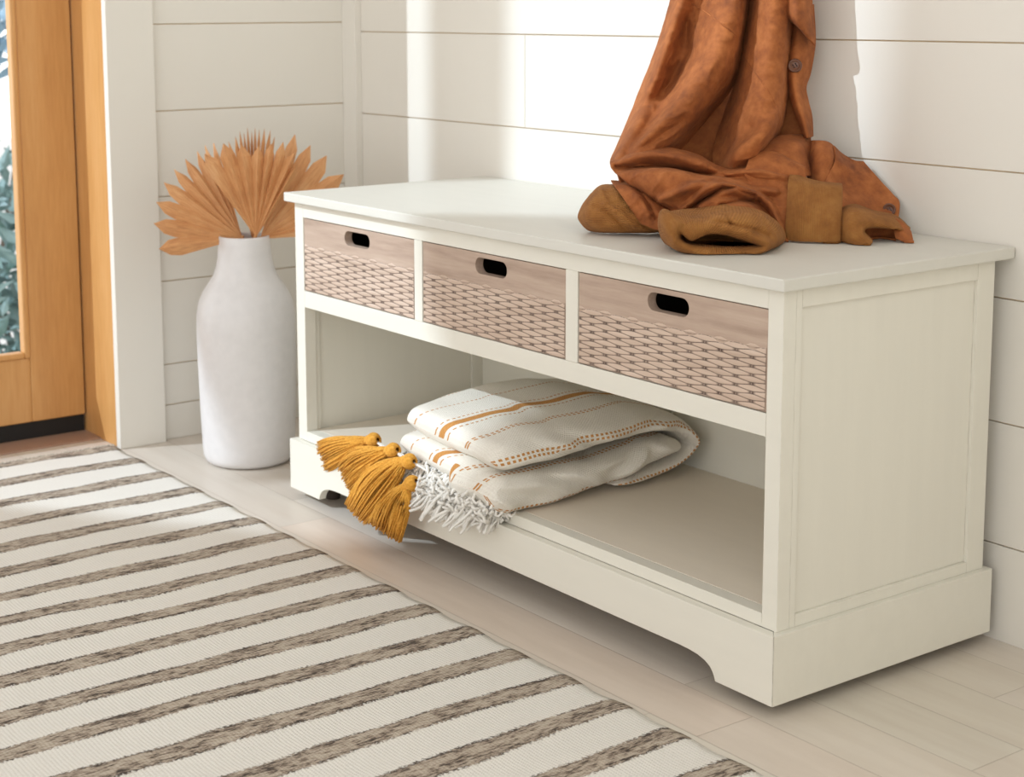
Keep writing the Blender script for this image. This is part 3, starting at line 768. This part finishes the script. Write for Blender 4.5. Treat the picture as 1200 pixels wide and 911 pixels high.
def on_cloth(px, py):
    c = Vector((CX, CY, CZ)); d = (Q(px, py, .4)-c).normalized(); best = None
    for b in patches:
        h = b.ray_cast(c, d)
        if h[0] is not None and (best is None or h[3] < best[1]): best = (h[0], h[3])
    return best[0]-d*.0012
su, rb = M['suede'], M['rib']
# back cloth behind the folds
jpatch('back_cloth', [[(800, -90, .57), (860, -90, .54), (905, -90, .50), (946, -90, .47)], [(792, 40, .57), (850, 40, .54), (900, 40, .50), (944, 40, .47)],
    [(775, 120, .53), (840, 120, .52), (895, 120, .48), (938, 120, .455)], [(760, 205, .46), (830, 205, .46), (890, 205, .44), (946, 205, .42)]], su, 40, 50, amp=.004, seed=3)
LF = [([(846, 24), (837, 72), (800, 109), (764, 140), (742, 156)], 16, 12, .008), ([(803, 25), (808, 60), (788, 97), (754, 123), (738, 142)], 7, 8, -.009), ([(844, 104), (820, 145), (798, 174)], 6, 7, -.008),
      ([(800, 140), (759, 169), (735, 180)], 5, 5, -.007), ([(786, 20), (776, 60), (756, 100)], 8, 8, .004)]
RF = [([(914, 128), (895, 155), (861, 181)], 10, 5, .007), ([(880, 150), (856, 176), (841, 192)], 6, 6, -.007), ([(905, 175), (870, 196)], 6, 5, -.005), ([(876, 60), (868, 120), (850, 150)], 6, 6, .004)]
# left panel: a deep diagonal fold running down to the left
A = [[(805, -90, .53), (815, -90, .49), (828, -90, .495), (846, -90, .46), (866, -90, .45), (882, -90, .52)],
     [(796, -45, .53), (808, -45, .485), (824, -45, .495), (846, -45, .45), (866, -45, .445), (881, -45, .52)],
     [(786, 0, .53), (799, 0, .48), (818, 0, .495), (847, 0, .445), (867, 0, .44), (880, 0, .52)],
     [(776, 35, .53), (788, 35, .475), (806, 35, .495), (842, 35, .435), (863, 38, .435), (874, 38, .51)],
     [(764, 70, .525), (776, 70, .465), (796, 70, .49), (830, 68, .42), (855, 72, .43), (869, 76, .51)],
     [(751, 103, .52), (764, 103, .455), (784, 103, .475), (812, 100, .41), (838, 104, .42), (852, 110, .50)],
     [(739, 134, .51), (750, 134, .445), (770, 133, .455), (792, 128, .395), (816, 132, .41), (829, 138, .49)],
     [(727, 162, .49), (738, 160, .43), (754, 156, .425), (772, 150, .385), (793, 158, .405), (806, 166, .48)],
     [(716, 188, .46), (724, 185, .41), (736, 180, .395), (752, 174, .375), (773, 178, .40), (788, 188, .47)],
     [(718, 198, .44), (726, 197, .41), (738, 196, .40), (754, 194, .385), (776, 196, .41), (800, 202, .45)]]
jpatch('left_panel', A, su, 130, 170, amp=.0035, sc=17, seed=1, folds=LF, wr=.0028)
# right panel
Bp = [[(880, -90, .51), (890, -90, .455), (906, -90, .435), (922, -90, .445), (934, -90, .475)],
      [(879, -40, .51), (889, -40, .455), (906, -40, .43), (922, -40, .44), (933, -40, .475)],
      [(877, 5, .51), (887, 5, .45), (904, 5, .42), (920, 5, .43), (930, 5, .47)],
      [(869, 50, .51), (881, 50, .445), (900, 50, .41), (918, 50, .42), (927, 50, .465)],
      [(861, 92, .51), (873, 92, .44), (894, 92, .40), (914, 92, .41), (924, 92, .455)],
      [(851, 126, .50), (865, 128, .43), (888, 126, .385), (910, 124, .395), (921, 124, .45)],
      [(842, 155, .48), (856, 160, .425), (876, 156, .375), (902, 148, .37), (917, 146, .44)],
      [(836, 176, .46), (848, 184, .415), (866, 178, .365), (892, 168, .36), (910, 162, .43)],
      [(836, 190, .44), (848, 196, .40), (864, 192, .37), (884, 186, .365), (902, 178, .42)],
      [(840, 206, .43), (850, 208, .41), (866, 208, .40), (886, 206, .40), (904, 202, .42)]]
jpatch('right_panel', Bp, su, 100, 150, amp=.0028, sc=17, seed=8, folds=RF, wr=.0022)
# sewn seams as thin raised cords
# collar flap and buttoned placket on the right
jpatch('collar', [[(921, -90, .45), (932, -90, .43), (942, -90, .44), (951, -90, .46)], [(921, -40, .45), (932, -40, .425), (942, -40, .435), (951, -40, .46)], [(921, 0, .44), (932, 0, .42), (943, 0, .43), (951, 0, .455)],
    [(922, 16, .435), (933, 20, .415), (944, 22, .425), (952, 20, .45)], [(926, 23, .44), (936, 30, .42), (946, 38, .425), (954, 42, .445)], [(931, 25, .45), (940, 36, .43), (949, 47, .43), (954.5, 53, .44)]], su, 34, 60, amp=.0012, seed=5, thick=.003)
jpatch('placket', [[(930, 5, .465), (936, 5, .455), (946, 5, .46), (953, 5, .475)], [(928, 40, .465), (935, 40, .45), (945, 40, .455), (955, 45, .47)], [(924, 62, .455), (932, 62, .44), (943, 62, .445), (953, 64, .465)],
    [(922, 84, .45), (930, 85, .432), (940, 86, .44), (949, 86, .46)], [(924, 102, .45), (931, 102, .43), (938, 103, .44), (944, 103, .455)], [(929, 122, .44), (935, 122, .42), (941, 121, .43), (947, 120, .45)],
    [(936, 142, .43), (941, 142, .41), (946, 140, .42), (951, 138, .44)], [(944, 162, .42), (947, 162, .405), (950, 161, .415), (952, 160, .43)]], su, 40, 90, amp=.0012, seed=6, thick=.003)
def button(c, r, name='button'):
    bm = bmesh.new(); n = 32; nd = (-VD*.93+U2*.2+Rv*-.15).normalized(); a = nd.orthogonal().normalized(); b = nd.cross(a)
    prev = None
    for rr_, h in ((.02, .0006), (.45, .0006), (.62, .0012), (.72, .0020), (.86, .0022), (.97, .0014), (1.0, 0), (.95, -.0012)):
        ring = [bm.verts.new(c-JO+(a*math.cos(2*PI*k/n)+b*math.sin(2*PI*k/n))*r*rr_+nd*h) for k in range(n)]
        if prev:
            for k in range(n): bm.faces.new((prev[k], prev[(k+1) % n], ring[(k+1) % n], ring[k]))
        else: bm.faces.new(ring)
        prev = ring
    bm.faces.new(prev)
    bo = obj(name, bm, M['button'], J, smooth=True)
    bm = bmesh.new()
    for u, v in ((1, 1), (1, -1), (-1, 1), (-1, -1)):
        p = c+(a*u+b*v)*r*.2+nd*.0009-bo.location; ring = [p-JO+(a*math.cos(2*PI*k/10)+b*math.sin(2*PI*k/10))*r*.1 for k in range(10)]
        bm.faces.new([bm.verts.new(q) for q in ring])
    for s in (1, -1): tube(bm, [c-JO+(a*s+b)*r*.2+nd*.0011, c-JO+(a*s-b)*r*.2+nd*.0011], .0004, .0004, 4)
    obj('thread', bm, M['thread'], bo)
button(on_cloth(931.5, 77), .0095)
# crumpled cloth behind the cuff and the flap to the right
jpatch('inner_fold', [[(892, 168, .40), (912, 160, .41), (935, 158, .43), (950, 160, .44)], [(894, 182, .37), (912, 174, .375), (934, 168, .385), (950, 172, .41)], [(902, 196, .36), (922, 190, .355), (940, 186, .365), (950, 190, .40)],
    [(912, 206, .36), (930, 203, .35), (944, 206, .35), (952, 206, .38)]], su, 50, 50, amp=.003, seed=12)
jpatch('inner_fold', [[(880, 180, .37), (905, 178, .36), (925, 186, .355), (944, 196, .35)], [(876, 192, .35), (903, 188, .345), (926, 192, .34), (943, 199, .34)], [(872, 203, .34), (900, 200, .335), (925, 203, .33), (948, 216, .33)], [(876, 212, .34), (902, 212, .33), (926, 216, .33), (966, 236, .32)]], su, 50, 40, amp=.0022, seed=14)
jpatch('front_flap', [[(945, 166, .435), (957, 165, .40), (970, 167, .395), (979, 173, .41)], [(944, 180, .42), (958, 180, .375), (972, 182, .37), (980, 186, .39)], [(946, 195, .40), (958, 198, .36), (968, 202, .355), (976, 206, .37)], [(946, 212, .38), (958, 220, .35), (966, 224, .34), (972, 226, .35)]], su, 40, 44, amp=.0022, seed=16)
jpatch('front_flap', [[(977, 171, .39), (986, 180, .41), (1000, 188, .405), (1012, 190, .41)], [(978, 188, .375), (993, 196, .385), (1012, 204, .39), (1028, 208, .392)], [(970, 206, .355), (992, 214, .37), (1020, 222, .375), (1046, 228, .375)],
    [(966, 218, .335), (994, 232, .345), (1028, 240, .355), (1054, 237, .363)], [(968, 244, .31), (996, 252, .32), (1030, 262, .33), (1053, 252, .352)], [(972, 264, .30), (1000, 272, .31), (1030, 272, .32), (1050, 264, .345)]], su, 60, 60, amp=.003, sc=18, seed=18)
button(on_cloth(1042, 246), .0085)
# sleeve heaped across the top
Hs = [[(716, 190, .42), (745, 176, .42), (778, 173, .41), (815, 181, .40), (850, 198, .39), (885, 196, .38), (926, 203, .365)],
      [(716, 196, .40), (745, 184, .375), (780, 182, .36), (820, 192, .36), (850, 204, .36), (885, 200, .345), (928, 209, .335)],
      [(720, 202, .395), (748, 197, .385), (782, 196, .375), (816, 203, .37), (846, 208, .365), (882, 208, .34), (928, 216, .325)],
      [(726, 206, .385), (752, 201, .35), (786, 199, .33), (820, 206, .335), (848, 210, .34), (884, 217, .335), (928, 226, .315)],
      [(735, 214, .38), (762, 212, .325), (796, 211, .305), (830, 213, .315), (856, 215, .325), (888, 224, .33), (928, 238, .305)],
      [(748, 226, .38), (774, 228, .325), (806, 226, .30), (838, 218, .29), (866, 220, .295), (896, 233, .315), (926, 252, .30)],
      [(766, 238, .37), (786, 242, .335), (812, 240, .31), (840, 229, .30), (868, 232, .30), (898, 246, .31), (925, 266, .29)],
      [(780, 250, .34), (800, 252, .32), (824, 248, .29), (848, 238, .275), (876, 242, .28), (902, 258, .30), (924, 278, .285)],
      [(790, 262, .31), (812, 262, .30), (836, 258, .28), (862, 250, .265), (888, 256, .27), (908, 270, .285), (924, 289, .275)]]
SF = [([(716, 190), (735, 183), (755, 179), (772, 176), (790, 178), (810, 184), (828, 190), (842, 197)], 5, 7, .006),
      ([(722, 195), (741, 196), (763, 193), (791, 198), (818, 203), (848, 204)], 3.5, 3.0, -.010), ([(728, 203), (752, 199), (774, 199), (800, 204)], 3, 6, .004),
      ([(735, 212), (757, 225), (774, 236), (800, 243)], 8, 3, .006), ([(774, 233), (804, 221), (835, 207), (856, 200), (876, 198), (919, 203)], 3, 7, .010),
      ([(800, 246), (822, 226), (843, 211), (858, 215), (880, 221), (908, 224)], 3, 4.5, .010), ([(808, 244), (828, 231), (846, 219), (862, 220), (884, 228)], 3, 3, -.010),
      ([(822, 241), (843, 228), (865, 222), (887, 226), (902, 238), (915, 268)], 3, 5, .009), ([(845, 240), (865, 236), (889, 235)], 3, 3, -.011), ([(890, 238), (903, 250), (910, 268)], 3, 3, -.006)]
jpatch('sleeve', Hs, su, 200, 150, amp=.0028, sc=26, seed=21, folds=SF, wr=.0022)
# sleeve's hidden back and the fold peeking out on the left
jpatch('sleeve', [[(716, 188, .47), (760, 182, .46), (800, 186, .46)], [(724, 206, .40), (752, 206, .42), (790, 206, .42)], [(728, 222, .39), (752, 230, .39), (790, 240, .38)]], su, 30, 30, amp=.002, seed=25)
# left ribbed hem piece
jpatch('rib_knit_hem', [[(692, 228, .42), (704, 218, .42), (724, 217, .42), (748, 221, .41), (770, 234, .40), (790, 250, .38)],
    [(683, 240, .40), (699, 224, .375), (722, 222, .37), (748, 228, .365), (770, 240, .36), (790, 256, .35)],
    [(678, 252, .40), (693, 238, .355), (718, 236, .345), (746, 242, .34), (768, 250, .34), (789, 262, .335)],
    [(679, 258, .39), (691, 254, .35), (716, 254, .335), (744, 257, .33), (766, 262, .33), (788, 268, .33)],
    [(685, 266, .385), (696, 268, .36), (716, 269, .345), (744, 270, .345), (766, 270, .345), (788, 270, .345)],
    [(694, 272, .39), (702, 273, .375), (718, 273, .37), (744, 273, .37), (766, 272, .37), (788, 271, .37)]], M['rib_turned'], 100, 80, amp=.0028, sc=24, seed=31, wr=.0018, folds=[([(703, 222), (712, 240), (740, 262), (760, 272)], 3, 5, .005), ([(690, 240), (715, 250), (735, 270)], 3, 3, -.003)])
jpatch('sleeve', [[(716, 212, .405), (734, 214, .395), (752, 219, .385), (772, 232, .375), (794, 248, .36)], [(722, 220, .36), (738, 224, .35), (756, 231, .345), (774, 242, .34), (794, 255, .335)],
    [(730, 232, .34), (744, 238, .333), (760, 245, .33), (776, 253, .325), (792, 262, .32)], [(740, 246, .332), (752, 252, .325), (765, 258, .322), (778, 263, .318), (792, 267, .315)], [(752, 262, .330), (760, 266, .325), (769, 269, .322), (780, 270, .32), (792, 270, .318)]], su, 80, 60, amp=.003, sc=24, seed=33, wr=.003, folds=[([(735, 216), (752, 236), (760, 252)], 3, 4, .005), ([(748, 222), (760, 240), (768, 256)], 2.5, 2.5, -.005)])
# front cuff, open end towards the camera
ring = lambda pts, dd: [(x, y, d if d else dd) for x, y, d in pts]
N12 = [0]*16
outer_b = [(786, 252), (800, 246), (822, 244), (846, 240), (872, 242), (896, 250), (914, 264), (920, 280), (908, 290), (884, 294), (856, 295), (826, 294), (800, 288), (784, 280), (778, 270), (779, 260)]
outer_m = [(776, 250), (794, 248), (815, 252), (845, 247), (876, 247), (900, 254), (915, 270), (917, 282), (907, 291), (886, 298), (858, 299), (826, 298), (796, 292), (779, 284), (773, 272), (772, 260)]
outer_f = [(779, 246), (795, 254), (818, 257), (846, 252), (876, 252), (898, 261), (909, 275), (910, 284), (902, 292), (886, 300), (858, 302.5), (826, 302), (798, 295), (783, 284), (777, 270), (774, 256)]
lip = [(789, 262), (803, 268), (818, 264), (840, 262), (866, 266), (885, 274), (896, 282), (900, 288), (894, 294), (880, 298), (856, 299.5), (830, 298.5), (806, 293), (793, 285), (786, 275), (784, 267)]
inn = [(799, 274), (809, 281), (818, 278), (832, 273), (852, 275), (872, 281), (886, 286), (891, 288.5), (884, 290), (870, 291), (852, 291), (834, 290.5), (816, 289), (804, 286), (797, 281), (795, 276)]
deep = [(802, 274), (811, 278), (820, 276), (834, 273), (852, 274), (870, 279), (882, 284), (886, 286), (881, 288), (868, 289), (852, 289), (834, 288), (816, 286), (806, 284), (800, 280), (799, 276)]
def rg(pts, d0, d1=None): return [(x, y, d0) for x, y in pts]
jpatch('ribbed_cuff', [rg(outer_b, .285), rg(outer_m, .235), rg(outer_f, .195), rg(lip, .176), rg(inn, .186), rg(deep, .225), rg(deep, .25), [(840+(x-840)*.25, 281+(y-281)*.3, .27) for x, y in deep], [(840+(x-840)*.01, 281+(y-281)*.01, .272) for x, y in deep]], M['rib_fine'], 160, 110, closed=True, amp=.0026, sc=30, seed=41, thick=.0018, wr=.0018, folds=[([(826, 258), (850, 262), (880, 268), (900, 276)], 3, 3, -.004), ([(850, 250), (856, 262)], 3, 3, -.006), ([(786, 250), (794, 262), (790, 285)], 4, 4, .004)], label='open ribbed cuff facing the room')
# banded cuff standing at the sleeve's right end
jpatch('ribbed_cuff', [[(926, 203, .34), (940, 208, .33), (958, 213, .33), (974, 215, .33), (985, 216, .335), (984, 216, .35)], [(924, 212, .315), (939, 216, .30), (958, 219, .298), (974, 220, .298), (985.5, 221, .302), (985, 221, .32)], [(923, 230, .30), (938, 234, .285), (957, 237, .282), (974, 238, .282), (985, 239, .287), (985, 239, .305)],
    [(922, 250, .292), (937, 252, .277), (956, 253, .272), (974, 254, .27), (984.5, 255, .274), (984.5, 255, .292)], [(921, 268, .286), (937, 269, .272), (956, 270, .267), (974, 272, .264), (984, 273, .268), (984, 273, .286)],
    [(921, 282, .284), (937, 283, .271), (956, 284, .265), (974, 286, .262), (983, 286.5, .264), (983, 286, .28)]], M['rib'], 80, 90, amp=.0010, seed=44, thick=.003, label='banded ribbed cuff lying on its side')
# right ribbed hem with a curled opening
jpatch('rib_knit_hem', [[(982, 244, .33), (1000, 240, .34), (1025, 248, .335), (1050, 254, .33), (1066, 268, .315)], [(984, 252, .29), (1000, 246, .28), (1022, 252, .285), (1046, 259, .285), (1064, 272, .285)],
    [(984, 264, .28), (996, 258, .262), (1012, 258, .262), (1030, 262, .268), (1050, 268, .272)], [(985, 274, .275), (996, 270, .256), (1008, 268, .254), (1014, 267, .262), (1020, 266, .28)],
    [(986, 281, .272), (998, 280, .252), (1010, 278, .248), (1012, 274, .256), (1012, 271, .275)], [(990, 285, .275), (1002, 288, .252), (1018, 289, .244), (1022, 284, .25), (1020, 280, .27)]], M['rib_turned'], 80, 70, amp=.0015, sc=24, seed=47, thick=.003)
jpatch('inner_fold', [[(1006, 266, .29), (1030, 262, .30), (1052, 262, .30)], [(1008, 276, .295), (1030, 274, .31), (1050, 274, .30)], [(1012, 284, .285), (1032, 284, .30), (1050, 284, .28)]], su, 30, 30, amp=.003, seed=49)
jpatch('button_tab', [[(1050, 256, .30), (1058, 262, .29), (1067, 272, .285)], [(1048, 268, .285), (1058, 272, .275), (1069, 280, .272)], [(1050, 280, .275), (1060, 284, .265), (1071, 289.5, .262)]], su, 30, 30, amp=.0008, seed=50, thick=.003)

# stitched seams lying on the cloth
def seam(pts):
    bm = bmesh.new(); P = [Vector((x, y, 0)) for x, y in pts]; W_ = []
    for i in range(41):
        p = cr(P, (len(P)-1)*i/40); W_.append(on_cloth(p.x, p.y)-JO)
    tube(bm, W_, .0011, .0011, 5); obj('seam', bm, M['suede'], J, smooth=True)
seam([(810, 4), (828, 15), (844, 27), (856, 36), (866, 46)])
seam([(869, 62), (880, 78), (896, 100), (908, 122), (914, 146)])
seam([(828, 190), (829, 197), (829, 203)])
# ------------------------------------------------------------------ light
sun = bpy.data.objects.new('sun', bpy.data.lights.new('sun', 'SUN')); C.objects.link(sun)
sun.rotation_euler = sd.to_track_quat('-Z', 'Y').to_euler(); sun.location = (-5, -6, 6)
sun.data.energy = 3.0; sun.data.angle = math.radians(.6); sun.data.color = (.74, .87, 1)
w = bpy.data.worlds.new('world'); bpy.context.scene.world = w; w.use_nodes = True
wt = w.node_tree; bg = wt.nodes['Background']      # bright near the horizon, softer overhead
tc = wt.nodes.new('ShaderNodeTexCoord'); sx = wt.nodes.new('ShaderNodeSeparateXYZ'); wt.links.new(tc.outputs['Generated'], sx.inputs[0])
mr = wt.nodes.new('ShaderNodeMapRange'); mr.interpolation_type = 'SMOOTHSTEP'
for i_, v_ in ((1, 0.0), (2, .9), (3, 2.1), (4, .69)): mr.inputs[i_].default_value = v_
wt.links.new(sx.outputs['Z'], mr.inputs[0]); wt.links.new(mr.outputs[0], bg.inputs[1]); bg.inputs[0].default_value = (1, .995, .985, 1)
vs_ = bpy.context.scene.view_settings
vs_.view_transform = 'Standard'; vs_.look = 'None'; vs_.exposure = 0; vs_.gamma = 1; vs_.use_curve_mapping = False
